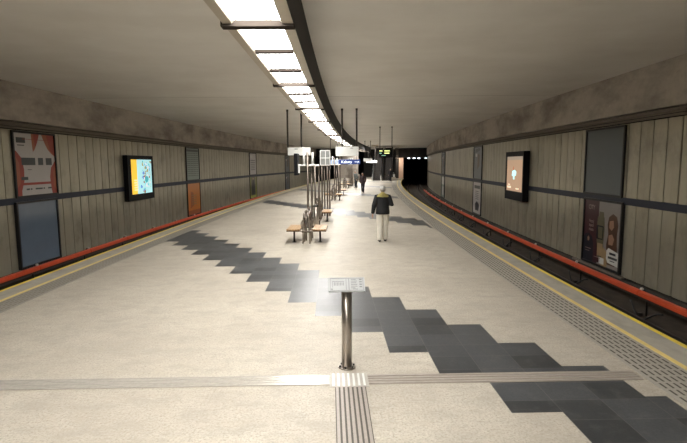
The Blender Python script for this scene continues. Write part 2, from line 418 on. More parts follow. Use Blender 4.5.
wb(mb, 'housing_side', M['hdark'])['label'] = 'black side of the lamp housing'
PITCH = 1.742; k0 = int((S0+.5-8.22)/PITCH); k1 = int((83-8.22)/PITCH)
for k in range(k0, k1):
    sa = 8.22+k*PITCH; sb = sa+PITCH
    thick = k % 3 == 0
    mb = MB()
    if thick: mb.bar(wl0-.03, wr0-.002, ZL-.035, ZL+.05, sa-.09, sa+.09, .2)
    else: mb.bar(wd0, wd1, ZL+.0, ZL+.06, sa-.075, sa+.075, .2)
    wb(mb, 'cross_bar', M['bar2'] if thick else M['bar'])
    mb = MB(); mb.bar(wd0, wd1, ZL+.055, ZL+.075, sa+.05, sb-.05, .9)
    if k == 5:
        wb(MB().bar(wd0+.2, wd1, ZL+.055, ZL+.075, sa+.05, sb-.05, .9), 'diffuser', M['lamp'])
        wb(MB().bar(wd0, wd0+.2, ZL+.055, ZL+.075, sa+.05, sb-.05, .9), 'dead_diffuser', M['lampdim'])['label'] = 'unlit corner of a diffuser'
    else: wb(mb, 'diffuser', M['lamp'])

# ------------------------------------------------------------------ rails and third rail covers
for side, c, wname in (('left', EL-1.62, 'left'), ('right', ER+1.62, 'right')):
    out = -1 if side == 'left' else 1
    for q in (-1, 1):
        w = c+q*.745; far = (q*out > 0)
        root = empty('running_rail', P(w, 0, ZB), 0, 'dark steel running rail of the %s track, %s' % (side, 'the one nearer the panelled wall' if far else 'the one tucked nearer the platform'), 'rail', 'running rails')
        wbuild(MB().sweep([(w-.07, ZB), (w+.07, ZB), (w+.07, ZB+.02), (w+.012, ZB+.05), (w+.012, ZB+.14), (w-.012, ZB+.14), (w-.012, ZB+.05), (w-.07, ZB+.02)], S0+.1, SE-.1, 1.5), 'rail_web', M['rail'], root, root)
        wbuild(MB().bar(w-.036, w+.036, ZB+.14, ZB+.18, S0+.1, SE-.1, 1.5), 'rail_head', M['railtop'], root, root)
    w = 7.52 if side == 'right' else -9.53
    zt = -.70
    root = empty('third_rail_cover', P(w, 0, ZB), 0, 'orange-red channel cover over the power rail beside the %s wall' % side, 'rail cover', 'power rail covers')
    step = 3.55 if side == 'right' else 3.05
    off = 13.17 if side == 'right' else 19.53
    i0 = int((S0-off)/step)
    for i in range(i0, int((62-off)/step)+1):
        sa = off+i*step
        h = .085
        if sa < S0+.5: sa = S0+.5
        mb = MB(); W_ = .085
        prof = [(w-W_, zt-.125), (w-W_, zt-.03), (w-W_+.05, zt), (w+W_-.05, zt), (w+W_, zt-.03), (w+W_, zt-.125), (w+W_-.02, zt-.125), (w+W_-.02, zt-.04), (w+W_-.06, zt-.02), (w-W_+.06, zt-.02), (w-W_+.02, zt-.04), (w-W_+.02, zt-.125)]
        mb.sweep(prof, sa+.012, sa+step-.012, 1.0)
        # raised rib along the inward face
        mb.bar(w-W_-.008 if out>0 else w+W_, w-W_ if out>0 else w+W_+.008, zt-.10, zt-.06, sa+.02, sa+step-.02, 1.0)
        wbuild(mb, 'cover_section', M['red'], root, root)
        if i > int((60-off)/step): continue
        br = MB(); br.box(-.05, .05, -.05, .05, ZB, ZB+.08, 0, 0, Matrix.Translation(P(w, sa, 0)))
        br.tube([P(w+out*.17, sa, ZB), P(w+out*.17, sa, zt-.1), P(w+out*.05, sa, zt+.03)], .025, 8)
        wbuild(br, 'bracket', M['dsteel'], root, root)
        wbuild(MB().ell(P(w+out*.02, sa, zt+.035), (.045, .045, .04)), 'insulator', M['ceramic'], root, root)
    pw = MB().bar(w-.035, w+.035, zt-.20, zt-.10, S0+.5, 84, 1.5)
    wbuild(pw, 'power_rail', M['rail'], root, root)
    # slack jumper cables lying under the cover
    i = 0
    for n_ in range(8):
        sa = (off if side == 'right' else 19.53)+n_*step*(1 if side == 'right' else 1)
        pts = [P(w-out*(.13+.12*math.sin(PI*u/10)), sa-1.1+1.3*u/10, ZB+.06+.3*abs(math.cos(PI*u/10))**2) for u in range(11)]
        o = MB().tube(pts, .022, 8).build('jumper_cable', M['cable'])
        tag(o, 'black cable looping down under the orange-red rail cover of the %s track' % side, 'cable', 'looped cables under the %s rail cover' % side)

# ------------------------------------------------------------------ posters on the walls
def flat(w, s, z, d, off):      # point on a poster plane: chord frame is handled by P
    return P(w+d*off, s, z)
def quad(mb, w, d, s0, s1, z0, z1, off, mi, n=1):
    mb.poly([flat(w, s0, z0, d, off), flat(w, s1, z0, d, off), flat(w, s1, z1, d, off), flat(w, s0, z1, d, off)], mi)
def text_into(mb, string, w, d, s, z, h, off, mi, flip, squash=1.0, bold=.02, align='CENTER'):
    cu = bpy.data.curves.new('lettering', 'FONT'); cu.body = string; cu.size = 1; cu.align_x = align; cu.offset = bold
    o = bpy.data.objects.new('lettering', cu); C.objects.link(o)
    dg = bpy.context.evaluated_depsgraph_get(); me = bpy.data.meshes.new_from_object(o.evaluated_get(dg))
    vs = [flat(w, s+flip*v.co.x*h*1.35*squash, z+v.co.y*h*1.35, d, off) for v in me.vertices]
    mb.add(vs, [tuple(p.vertices) for p in me.polygons], mi)
    bpy.data.objects.remove(o); bpy.data.curves.remove(cu); bpy.data.meshes.remove(me)
def gm(name, c, r=.35): 
    return simple(name, c, r, 0, .10, 2)
PM = dict(pg=gm('poster_pale_grey', (.52, .49, .475)), pr=gm('poster_red', (.34, .05, .03)), po=gm('poster_orange_red', (.38, .11, .05)), pd=gm('poster_charcoal', (.045, .05, .05)),
          bl=gm('blank_blue_grey', (.15, .19, .245), .14), bl2=gm('blank_slate_grey', (.10, .115, .12), .3), mar=gm('poster_maroon', (.06, .018, .022)), nav=gm('poster_night', (.012, .013, .02)),
          tan=gm('poster_tan', (.36, .25, .13)), olv=gm('poster_olive_glass', (.13, .115, .065)), brn=gm('poster_brown', (.10, .05, .03)), org=gm('poster_orange', (.62, .22, .045)),
          grn=gm('poster_pale_green', (.22, .27, .23)), yg=gm('poster_yellow_green', (.42, .44, .10)), mid=gm('poster_mid_grey', (.27, .245, .225)), wht=gm('poster_white', (.62, .62, .58)), skin=gm('poster_skin', (.35, .2, .13)), txt=gm('poster_lettering', (.30, .22, .20)))
PML = list(PM.values()); PI_ = {k: i for i, k in enumerate(PM)}
def frame_box(side, s0, s1, z0, z1, label, art, dep=.07, group=None, fr=.07, base='bl'):
    w, d, flip = (WL, 1, 1) if side == 'L' else (WR, -1, -1)
    root = empty('poster_frame', P(w, (s0+s1)/2, z0), 0, label, 'poster', group)
    mb = MB()
    a, b = sorted((w-d*.03, w+d*dep))
    mb.bar(a, b, z0, z0+fr, s0, s1, 3); mb.bar(a, b, z1-fr, z1, s0, s1, 3)
    mb.bar(a, b, z0+fr, z1-fr, s0, s0+fr, 3); mb.bar(a, b, z0+fr, z1-fr, s1-fr, s1, 3)
    mb.bar(*sorted((w-d*.03, w+d*(dep-.04))), z0+fr, z1-fr, s0+fr, s1-fr, 3)
    wbuild(mb, 'frame', M['frame'], root, root)
    mb = MB(); a0, a1, b0, b1 = s0+fr, s1-fr, z0+fr, z1-fr
    L_ = dep-.038
    quad(mb, w, d, a0, a1, b0, b1, L_, PI_[base])
    def q(u0, u1, v0, v1, c, lay=1):    # u runs left to right as seen, v upwards
        if flip > 0: x0, x1 = a0+(a1-a0)*u0, a0+(a1-a0)*u1
        else: x0, x1 = a1-(a1-a0)*u0, a1-(a1-a0)*u1
        quad(mb, w, d, x0, x1, b0+(b1-b0)*v0, b0+(b1-b0)*v1, L_+.002*lay, PI_[c])
    def pg(pts, c, lay=1):
        mb.poly([flat(w, (a0+(a1-a0)*u) if flip > 0 else (a1-(a1-a0)*u), b0+(b1-b0)*v, d, L_+.002*lay) for u, v in pts], PI_[c])
    def tx(st, u, v, h, c, lay=3, sq=1.0):
        text_into(mb, st, w, d, (a0+(a1-a0)*u) if flip > 0 else (a1-(a1-a0)*u), b0+(b1-b0)*v, h, L_+.002*lay, PI_[c], flip, sq)
    if art: art(q, pg, tx)
    M2 = Matrix.Translation(root.location).inverted(); mb.v = [tuple(M2 @ Vector(v)) for v in mb.v]
    o = mb.build('poster', PML, root, fix=False)
    return root
def art_red(q, pg, tx):
    pg([(.42, 1), (.62, 1), (.56, .86), (.50, .76), (.44, .70), (.43, .82)], 'po'); pg([(.47, 1), (.62, 1), (.56, .86), (.50, .78)], 'pr', 2)
    pg([(.68, 1), (1, 1), (1, .64), (.92, .68), (.82, .76), (.74, .88)], 'po'); pg([(.80, 1), (1, 1), (1, .64), (.88, .74)], 'pr', 2)
    pg([(0, .74), (.06, .70), (.16, .60), (.20, .42), (.19, .24), (.12, .08), (.12, 0), (0, 0)], 'pr'); pg([(0, .66), (.10, .52), (.10, .2), (0, .1)], 'po', 2)
    pg([(1, .56), (.88, .44), (.84, .28), (.86, .10), (.88, 0), (1, 0)], 'pr'); pg([(1, .50), (.93, .36), (.93, .12), (1, .05)], 'po', 2)
    q(.06, .27, .845, .93, 'pd', 3); q(.2, .98, .905, .912, 'pr', 4)
    q(.15, .48, .49, .61, 'pd', 3); q(.55, .68, .49, .61, 'pd', 3); q(.75, .91, .49, .61, 'pd', 3)
    q(.12, .28, .25, .30, 'pd', 3); q(.12, .92, .165, .205, 'pr', 3)
    for a, b in ((.22, .30), (.32, .36), (.44, .62), (.64, .68), (.76, .86)): q(a, b, .085, .11, 'pd', 3)
    for a, b in ((.08, .24), ): q(a, b, .80, .815, 'pd', 3)
    q(.28, .38, .41, .42, 'pd', 3)
def art_perfume(q, pg, tx):
    q(0, .42, 0, 1, 'mar'); q(.42, 1, 0, 1, 'mid')
    pg([(0, 0), (0, .38), (.06, .44), (.16, .46), (.25, .42), (.30, .30), (.30, 0)], 'nav', 2)
    pg([(.13, .33), (.17, .33), (.18, .38), (.15, .41), (.12, .38)], 'skin', 3)
    pg([(.40, .76), (.58, .76), (.60, .58), (.58, .34), (.56, .10), (.44, .10), (.40, .34), (.37, .5)], 'olv', 3); q(.42, .57, .14, .34, 'tan', 4)
    pg([(.43, .76), (.44, .84), (.56, .84), (.57, .76)], 'olv', 4); pg([(.37, .62), (.57, .62), (.56, .40), (.38, .40)], 'nav', 4); pg([(.42, .60), (.55, .60), (.54, .42), (.43, .42)], 'olv', 5)
    pg([(.70, .78), (.80, .84), (.90, .80), (.94, .68), (.92, .52), (.94, .30), (.90, .05), (.70, .05), (.66, .35), (.70, .52), (.67, .66)], 'brn', 3)
    pg([(.72, .72), (.82, .74), (.84, .64), (.78, .58), (.72, .62)], 'skin', 4); pg([(.71, .50), (.80, .53), (.86, .46), (.82, .36), (.72, .36)], 'skin', 4)
    pg([(.58, .30), (.70, .22), (.70, 0), (.52, 0)], 'tan', 4); q(.48, .62, .02, .12, 'wht', 5)
    pg([(.68, .26), (.73, .31), (.98, .27), (.98, .06), (.72, .08), (.68, .14)], 'wht', 6)
    q(.76, .92, .215, .25, 'nav', 7); q(.73, .96, .15, .185, 'pd', 7); q(.78, .90, .115, .128, 'pd', 7)
    tx('CITY', .21, .855, .16, 'txt', 4, .95)
    tx('Poczuj', .22, .64, .11, 'txt', 4, .85); tx('zapach', .22, .575, .11, 'txt', 4, .85); tx('miasta', .22, .505, .11, 'txt', 4, .85)
    q(.07, .24, .20, .212, 'txt', 4); q(.07, .20, .16, .17, 'txt', 4)
    q(.34, .50, .03, .10, 'mar', 5); q(.34, .52, .10, .11, 'txt', 6)
def art_table(q, pg, tx):
    q(0, 1, 0, 1, 'grn'); q(.04, .96, .90, .97, 'pd', 2)
    for i in range(12): q(.06, .94, .84-i*.065, .855-i*.065, 'pd', 2)
    for c in (.3, .52, .74): q(c, c+.03, .06, .88, 'grn', 3)
def art_orange(q, pg, tx):
    q(0, 1, 0, 1, 'org'); q(0, 1, 0, .14, 'po', 2); pg([(.2, .2), (.5, .3), (.45, .7), (.25, .75)], 'po', 2)
    for i in range(5): q(.3, .7, .60-i*.07, .625-i*.07, 'tan', 3)
def art_grey(q, pg, tx):
    q(0, 1, 0, 1, 'pg'); q(.12, .45, .78, .92, 'wht', 2)
    for i in range(6): q(.15, .85, .66-i*.09, .69-i*.09, 'pd', 2)
def art_yg(q, pg, tx):
    q(0, 1, 0, 1, 'olv'); q(0, 1, .0, .12, 'yg', 2); q(0, .12, 0, 1, 'yg', 2); q(.88, 1, 0, 1, 'yg', 2)
    pg([(.3, .15), (.7, .15), (.75, .5), (.6, .85), (.4, .85), (.25, .5)], 'nav', 3); q(.35, .65, .88, .95, 'tan', 3)
def art_dim(q, pg, tx):
    q(0, 1, 0, 1, 'bl2'); pg([(.15, .82), (.8, .9), (.7, .97), (.2, .94)], 'pd', 2); pg([(.45, .3), (.7, .4), (.72, .75), (.5, .8)], 'brn', 2); q(.2, .4, .7, .8, 'pg', 2)
def art_white(q, pg, tx):
    q(0, 1, 0, 1, 'pg'); q(.15, .85, .8, .9, 'pd', 2); pg([(.3, .1), (.7, .1), (.8, .3), (.5, .4), (.25, .3)], 'nav', 2)
    for i in range(5): q(.3, .7, .7-i*.06, .72-i*.06, 'pd', 2)
    pg([(.05, .04), (.35, .04), (.2, .2), (.06, .22)], 'wht', 3)
def art_paleblue(q, pg, tx):
    q(0, 1, 0, 1, 'grn'); q(.1, .9, .6, .95, 'wht', 2); q(.25, .75, .1, .5, 'pg', 2)
Z0L, Z1L, Z0U, Z1U = -1.02, 1.24, 1.36, 3.60
frame_box('L', 17.42, 19.76, Z0U, Z1U, 'pale grey poster with red shapes in its corners, upper frame nearest on the left wall', art_red, base='pg')
frame_box('L', 17.30, 19.58, Z0L, Z1L, 'blank blue-grey board in a dark frame just above the left rail cover', None, .12)
frame_box('L', 33.70, 36.25, Z0U, Z1U, 'grey-green lined timetable poster above the orange poster on the left wall', art_table)
frame_box('L', 33.70, 36.25, Z0L, Z1L, 'orange poster in a dark frame low on the left wall', art_orange, base='org')
frame_box('L', 50.25, 52.85, Z0U, Z1U, 'pale grey lined poster above the yellow-edged one on the left wall', art_grey)
frame_box('L', 50.25, 52.85, Z0L, Z1L, 'dark poster with yellow-green edges low on the left wall', art_yg)
frame_box('L', 66.8, 69.3, Z0U, Z1U, 'farthest upper poster on the left wall, dim and dark', art_dim)
frame_box('L', 66.8, 69.3, Z0L, Z1L, 'farthest lower poster on the left wall, dim and dark', art_dim)
frame_box('R', 16.50, 19.06, Z0U, Z1U, 'blank dark slate board, upper frame nearest on the right wall', None, base='bl2')
frame_box('R', 16.36, 18.92, Z0L, Z1L, 'dark perfume-like advertisement with a tan bottle and white label low on the right wall', art_perfume, .09)
MB().bar(WR-.10, WR+.02, -1.12, -1.05, 16.2, 19.6, .6).build('panel_sill', M['pipe'], wr_)
frame_box('R', 34.1, 36.7, Z0U, Z1U, 'dim dark poster above the pale one beyond the right screen', art_dim)
frame_box('R', 34.1, 36.7, Z0L, Z1L, 'pale poster with a black figure low on the right wall beyond the screen', art_white)
frame_box('R', 51.6, 54.4, Z0U, Z1U, 'farthest dark poster high on the right wall', art_dim)
frame_box('R', 51.6, 54.4, Z0L, Z1L, 'narrow looking pale greenish poster low at the far end of the right wall', art_paleblue)

# ------------------------------------------------------------------ the two video screens
def screen(side, s0, s1, z0, z1, face_w, label, art, marg, mats):
    w, d = (WL, 1) if side == 'L' else (WR, -1)
    root = empty('video_screen', P(w, (s0+s1)/2, z0), 0, label, 'screen')
    mb = MB(); mb.bar(*sorted((w+d*.02, face_w)), z0, z1, s0, s1, 4)
    fr = .07
    for (a, b, c, e) in ((s0, s1, z0, z0+marg[2]), (s0, s1, z1-marg[3], z1), (s0, s0+marg[0], z0, z1), (s1-marg[1], s1, z0, z1)):
        mb.bar(*sorted((face_w, face_w+d*.03)), c, e, a, b, 4)
    wbuild(mb, 'case', M['black'], root, root)
    mb = MB(); quad(mb, face_w, d, s0+marg[0], s1-marg[1], z0+marg[2], z1-marg[3], .012, 0)
    A0, A1, B0, B1 = s0+marg[0], s1-marg[1], z0+marg[2], z1-marg[3]
    def pg(pts, mi, lay=1):
        mb.poly([flat(face_w, (A0+(A1-A0)*u) if side == 'L' else (A1-(A1-A0)*u), B0+(B1-B0)*v, d, .012+.001*lay) for u, v in pts], mi)
    art(pg)
    M2 = Matrix.Translation(root.location).inverted(); mb.v = [tuple(M2 @ Vector(v)) for v in mb.v]
    mb.build('display', mats, root, fix=False)
    return root
def blob(pg, u, v, r, mi, lay, n=7):
    pg([(u+r*math.cos(a*2*PI/n)*random.uniform(.7, 1.2), v+r*1.2*math.sin(a*2*PI/n)*random.uniform(.7, 1.2)) for a in range(n)], mi, lay)
def art_l(pg):
    pg([(0, 0), (.40, 0), (.42, 1), (0, 1)], 1, 1)
    rnd = random.Random(4)
    for i in range(75):
        u, v = rnd.uniform(.52, .97), rnd.uniform(.04, .96)
        blob(pg, u, v, rnd.uniform(.02, .05), rnd.choice([2, 3, 4, 5, 6, 0, 0]), 2+i % 5)
    blob(pg, .72, .42, .09, 3, 8); blob(pg, .46, .2, .06, 6, 8)
    for i in range(5): pg([(.12, .10+i*.07), (.30, .10+i*.07), (.30, .14+i*.07), (.12, .14+i*.07)], 7, 9)
def art_r(pg):
    pg([(0, .9), (1, .9), (1, 1), (0, 1)], 1, 1)
    pg([(.34, .45), (.44, .42), (.60, .46), (.62, .56), (.52, .62), (.36, .58)], 2, 2); pg([(.42, .34), (.52, .34), (.50, .45), (.42, .45)], 2, 3)
    pg([(.40, .62), (.48, .60), (.46, .72), (.40, .70)], 3, 2); pg([(.05, .08), (.30, .08), (.30, .14), (.05, .14)], 4, 2); pg([(.10, .17), (.24, .17), (.24, .20), (.10, .20)], 4, 2); pg([(.6, .06), (.8, .06), (.8, .1), (.6, .1)], 4, 2)
K = .5
screen('L', 25.12, 28.08, .66, 2.92, -10.50, 'brightly lit yellow and pale blue video screen in a black case on the left wall', art_l, (.36, .19, .32, .20),
       [emis('screen_pale_cyan', (.45, .80, .84), K), emis('screen_yellow', (.95, .60, .05), K), emis('screen_brown', (.35, .22, .14), K*.7), emis('screen_teal', (.06, .45, .5), K*.8), emis('screen_olive', (.45, .42, .2), K*.7), emis('screen_white', (.9, .95, .95), K), emis('screen_blue', (.15, .3, .65), K*.8), emis('screen_cream', (1, .85, .5), K)])
screen('R', 24.82, 27.72, .62, 3.02, 8.50, 'dimmer orange-beige video screen in a black case on the right wall', art_r, (.14, .24, .44, .24),
       [emis('screen_beige', (.42, .27, .17), .55), emis('screen_greybeige', (.30, .24, .18), .6), emis('screen_aqua', (.50, .85, .85), .8), emis('screen_copper', (.40, .15, .08), .6), emis('screen_pale', (.8, .65, .5), .7)])

# ------------------------------------------------------------------ information post
t = empty('information_post', (.19, 5.80, 0), 0, 'round steel post with a slanted tactile map panel at the end of the guide strip', 'information post')
MB().tube([(0, 0, .012), (0, 0, .99)], .062, 32).build('post', M['steel'], t)
mb = MB(); mb.tube([(0, 0, 0), (0, 0, .012)], .105, 32); mb.tube([(0, 0, .012), (0, 0, .02)], .072, 32); mb.build('base_flange', M['steel'], t)
for i in range(6):
    a = i*PI/3+.3
    MB().tube([(.087*math.cos(a), .087*math.sin(a), .012), (.087*math.cos(a), .087*math.sin(a), .03)], .011, 6).build('bolt', M['dsteel'], t)
TL = Matrix.Translation((0, -.035, 1.035)) @ Matrix.Rotation(math.radians(31), 4, 'X')
M['mapw'] = simple('pale_map_panel', (.40, .41, .41), .35)
MB().box(-.215, .215, -.118, .118, -.016, .0, 0, .004, TL).build('map_panel', M['mapw'], t)
M['raised'] = simple('grey_raised_map_line', (.20, .205, .205), .4)
mp = MB(); rnd = random.Random(3)
def mbx(x0, x1, y0, y1): mp.box(x0, x1, y0, y1, .0, .0025, 0, 0, TL)
mbx(-.195, .195, .098, .102); mbx(-.195, .195, -.104, -.100); mbx(-.195, -.191, -.104, .102); mbx(.191, .195, -.104, .102)
mbx(-.01, -.004, -.09, .09); mbx(.022, .030, -.09, .09); mbx(-.17, -.03, .045, .05); mbx(-.17, -.165, -.05, .05)
for i in range(7): mbx(-.15+i*.018, -.142+i*.018, -.02, .03)
for i in range(6): mbx(.05, .05+rnd.uniform(.05, .09), .075-i*.028, .082-i*.028)
for i in range(4): mbx(.15, .18, .07-i*.04, .085-i*.04)
for i in range(5): mbx(.075+i*.012, .08+i*.012, -.09, -.07)
mbx(-.185, -.165, -.09, -.07)
mp.build('raised_map', M['raised'], t)
MB().box(-.12, .12, -.07, .07, -.045, -.016, 0, .004, TL).build('bracket', M['dsteel'], t)

# ------------------------------------------------------------------ benches
def seat_parts(root, sx):
    mb = MB()
    for i in range(5):
        a = .20+i*.084 if sx > 0 else -.20-i*.084-.078
        zz = .445+(.006 if i in (0, 4) else 0)
        mb.box(a, a+.078, -.62, .62, zz-.035, zz, 0, .006)
    mb.build('seat', M['wood'], root)
    c = .41*sx
    fr = MB(); fr.box(c-.205, c+.205, -.615, -.59, .375, .41, 0); fr.box(c-.205, c+.205, .59, .615, .375, .41, 0)
    fr.box(c-.205, c-.17, -.59, .59, .375, .41, 0); fr.box(c+.17, c+.205, -.59, .59, .375, .41, 0)
    o = fr.build('seat_frame', M['wood_edge'], root)
    for yy in (-.25,):
        lg = MB(); lg.tube([(c, yy, .01), (c, yy, .38)], .03, 12); lg.tube([(c, yy, 0), (c, yy, .012)], .07, 14); lg.box(c-.18, c+.18, yy-.02, yy+.02, .35, .376)
        lg.build('leg', M['dsteel'], root)
def make_bench(double=True):
    root = empty('platform_bench', (0, 0, 0))
    seat_parts(root, 1)
    if double: seat_parts(root, -1)
    for sx in ((1, -1) if double else (1,)):
        # steel end frames with looped arms
        for yy in (-.60, 0, .60):
            f = MB()
            f.tube([(.11*sx, yy, 0), (.10*sx, yy, .42), (.08*sx, yy, .80), (.04*sx, yy, .97)], .026, 10)
            loop = [(.07*sx+.085*sx*math.sin(a), yy, .60+.14*math.cos(a)) for a in [PI*k/8 for k in range(9)]]
            f.tube(loop, .018, 10)
            f.tube([(.06*sx, yy, .385), (.22*sx, yy, .385)], .018, 10)
            f.build('end_frame', M['steel'], root)
        b = MB()
        b.box(*sorted((.075*sx-.010, .075*sx+.010)), -.58, -.54, .44, .95); b.box(*sorted((.075*sx-.010, .075*sx+.010)), .54, .58, .44, .95)
        for k in range(3): b.box(*sorted((.075*sx-.022, .075*sx+.022)), -.58, .58, .56+k*.13, .65+k*.13, 0, .005)
        b.build('backrest', M['wood_edge'], root)
    for yy in (-.60, .60):
        mid = MB(); mid.tube([(0, yy, .10), (0, yy, .96)], .026, 12)
        mid.tube([(-.14, yy, .37), (.14, yy, .37)], .03, 10); mid.tube([(-.10, yy, .80), (.10, yy, .80)], .028, 10); mid.ell((0, yy, .99), (.05, .05, .055))
        mid.build('spine_post', M['post'], root)
    return root
b0 = make_bench(True); b1 = make_bench(False)
def place(o, w, s, label, cat, group):
    o.location = P(w, s, 0); o.rotation_euler = (0, 0, heading(s)); return tag(o, label, cat, group)
G = 'benches down the middle of the platform'
place(b0, -1.02, 16.95, 'nearest bench, a pair of wooden seats back to back on a steel frame', 'bench', G)
place(b1, -1.06, 22.65, 'single-sided wooden bench just behind the tall steel posts', 'bench', G)
far = [(b0, 34.9, 'wooden double bench, second double one from the viewer, left of the walking man'), (b1, 40.6, 'single-sided bench beyond the second double bench'), (b0, 52.2, 'third double bench from the viewer, beside the standing person'), (b0, 58.5, 'double bench beyond the standing person in dark clothes'), (b0, 69.0, 'farthest double bench near the escalators')]
for src, s_, lab in far:
    place(copy_tree(src), -1.30 if s_ == 52.2 else -1.02, s_, lab, 'bench', G)

# ------------------------------------------------------------------ steel post clusters with equipment
def local(root_w, root_s): return P(root_w, root_s, 0)
def post_cluster(name, s_, xs, label, top, cat='post cluster', group=None, grp2=False):
    y_ = s_+CY
    x0 = sum(xs)/len(xs)
    root = empty(name, (x0, y_, 0), heading(s_), label, cat, group)
    for i, x in enumerate(xs):
        dy = (-.12, .12)[i % 2]
        MB().tube([(x-x0, dy, 0), (x-x0, dy, top[i])], .039, 12).build('post', M['post'], root)
    mb = MB(); 
    for zz in (.25, 2.38): mb.box(min(xs)-x0-.04, max(xs)-x0+.04, -.15, .15, zz-.02, zz+.02, 0, .005)
    mb.build('tie_plate', M['steel'], root)
    return root, x0
r1, x0 = post_cluster('equipment_post', 19.6+1.1, [-.86, -.72, -.57, -.44], 'tall cluster of steel posts with monitors just behind the nearest bench', [2.90, 2.40, 2.40, 2.40])
MB().box(-.68, .24, -.05, .05, 2.38, 2.44, 0, .008).build('cross_arm', M['white'], r1)
MB().tube([(-.36, 0, 2.44), (-.36, 0, 3.02)], .045, 14).build('white_tube', M['white'], r1)
MB().tube([(-.02, 0, 2.44), (-.02, 0, 2.90)], .04, 14).build('white_tube', M['white'], r1)
mb = MB(); mb.box(-.72, -.58, -.32, .32, 2.02, 2.86, 0, .02); mb.build('monitor', M['black'], r1)
MB().box(-.64, -.52, -.10, .10, 2.1, 2.45, 0, .01).build('monitor_bracket', M['white'], r1)
r2, x0 = post_cluster('display_post', 23.5+1.1, [-.36, -.26, -.11, -.02], 'tall steel posts carrying a white framed glass case, behind the monitor posts', [3.1, 3.1, 3.1, 3.1])
mb = MB()
bx0, bx1 = -.24, .20
for zz in (2.40, 2.73, 3.07): mb.box(bx0, bx1, -.2, .2, zz-.018, zz+.018)
for xx in (bx0, 0, bx1):
    for yy in (-.2, .2): mb.box(xx-.015, xx+.015, yy-.015, yy+.015, 2.40, 3.08)
mb.build('case_frame', M['white'], r2)
MB().box(bx0+.02, bx1-.02, -.17, .17, 2.42, 3.05).build('case_panel', simple('dim_display_glass', (.25, .26, .25), .15), r2)
r3 = copy_tree(r1); r3.location = P(-.98, 38.6, 0); r3.rotation_euler.z = heading(38.6); r3['label'] = 'steel posts with a monitor behind the second double bench'
r4 = copy_tree(r2); r4.location = P(-.98, 56, 0); r4.rotation_euler.z = heading(56); r4['label'] = 'farthest steel posts with a white framed case'
# litter bin
t = empty('litter_bin', (-.53, 19.75+CY+.0, 0), 0, 'slim round steel litter bin beside the posts behind the nearest bench', 'litter bin')
MB().tube([(0, 0, 0), (0, 0, .86)], .10, 24).build('bin_body', M['steel'], t)
mb = MB(); mb.tube([(0, 0, .86), (0, 0, .90), (0, 0, .95)], [.105, .105, .06], 24); mb.build('bin_lid', M['dsteel'], t)

# ------------------------------------------------------------------ hanging signs
def hanging(name, label, cat, w, s_, width, z0, z1, rods, mat, th=.12, group=None, rr=.028):
    root = empty(name, P(w, s_, ZC), heading(s_), label, cat, group)
    MB().box(-width/2, width/2, -th/2, th/2, z0-ZC, z1-ZC, 0, .012).build('sign_box', mat, root)
    for x in rods:
        mb = MB(); mb.tube([(x, 0, z1-ZC), (x, 0, -.06)], rr, 10); mb.tube([(x, 0, -.09), (x, 0, 0)], .055, 12); mb.build('rod', M['rod'], root)
    return root
GS = 'hanging signs under the ceiling'
a = hanging('hanging_sign', 'white box sign hung on two rods to the left of the lamp strip', 'sign', -2.22, 26.0, 1.12, 2.88, 3.27, (-.56, .12), M['white'], rr=.045)
MB().box(-.22, -.06, -.066, -.060, -.37+3.55-ZC, -.34+3.55-ZC).build('sign_mark', M['grille'], a)
a = hanging('hanging_sign', 'white box sign hung on two rods above the blue sign', 'sign', .17, 25.7, 1.12, 2.83, 3.29, (-.24, .47), M['white'], rr=.042)
mb = MB(); mb.box(.17, .30, -.066, -.060, 3.205-ZC, 3.23-ZC); mb.box(.12, .17, -.066, -.060, 3.21-ZC, 3.22-ZC); mb.build('sign_mark', M['grille'], a)
# blue direction sign
a = hanging('direction_sign', 'blue hanging sign reading Kabaty with an arrow to the right', 'sign', -.18, 41.0, 1.72, 2.42, 2.80, (-.6, .6), M['blue'], .14)
def sign_text(root, string, x, z, h, y, mat, name='lettering', squash=1.0):
    cu = bpy.data.curves.new('lettering', 'FONT'); cu.body = string; cu.size = 1; cu.align_x = 'CENTER'; cu.offset = .004
    o = bpy.data.objects.new('lettering', cu); C.objects.link(o)
    dg = bpy.context.evaluated_depsgraph_get(); me = bpy.data.meshes.new_from_object(o.evaluated_get(dg))
    mb = MB(); mb.add([(x+v.co.x*h*1.35*squash, y, z+v.co.y*h*1.35) for v in me.vertices], [tuple(p.vertices) for p in me.polygons])
    bpy.data.objects.remove(o); bpy.data.curves.remove(cu); bpy.data.meshes.remove(me)
    return mb
tm = sign_text(a, 'Kabaty', -.22, 2.52-ZC, .22, -.075, None, squash=1.05); tm.build('lettering', M['signtxt'], a, fix=False)
mb = MB(); yy = -.075; zc = 2.61-ZC
mb.box(.42, .72, yy, yy+.004, zc-.018, zc+.018); mb.add([(.62, yy, zc+.11), (.80, yy, zc), (.62, yy, zc-.11), (.66, yy, zc-.11+.02), (.72, yy, zc), (.66, yy, zc+.09)], [(0, 1, 4, 5), (1, 2, 3, 4)])
mb.build('arrow', M['signtxt'], a, fix=False)
a = hanging('hanging_sign', 'small pale blue-white sign left of the blue sign', 'sign', -1.65, 44.0, .9, 2.45, 2.80, (-.3, .3), simple('pale_blue_sign', (.35, .45, .62), .4, emit=(.3, .4, .6), est=.3))
a = hanging('hanging_sign', 'white box sign hanging far off, right of the blue sign', 'sign', .75, 60.0, 1.0, 2.75, 3.1, (-.35, .3), M['white'])
a = hanging('hanging_sign', 'farthest white sign, hanging just before the escalators', 'sign', .4, 74.0, 1.6, 2.6, 2.95, (-.5, .5), M['white'])
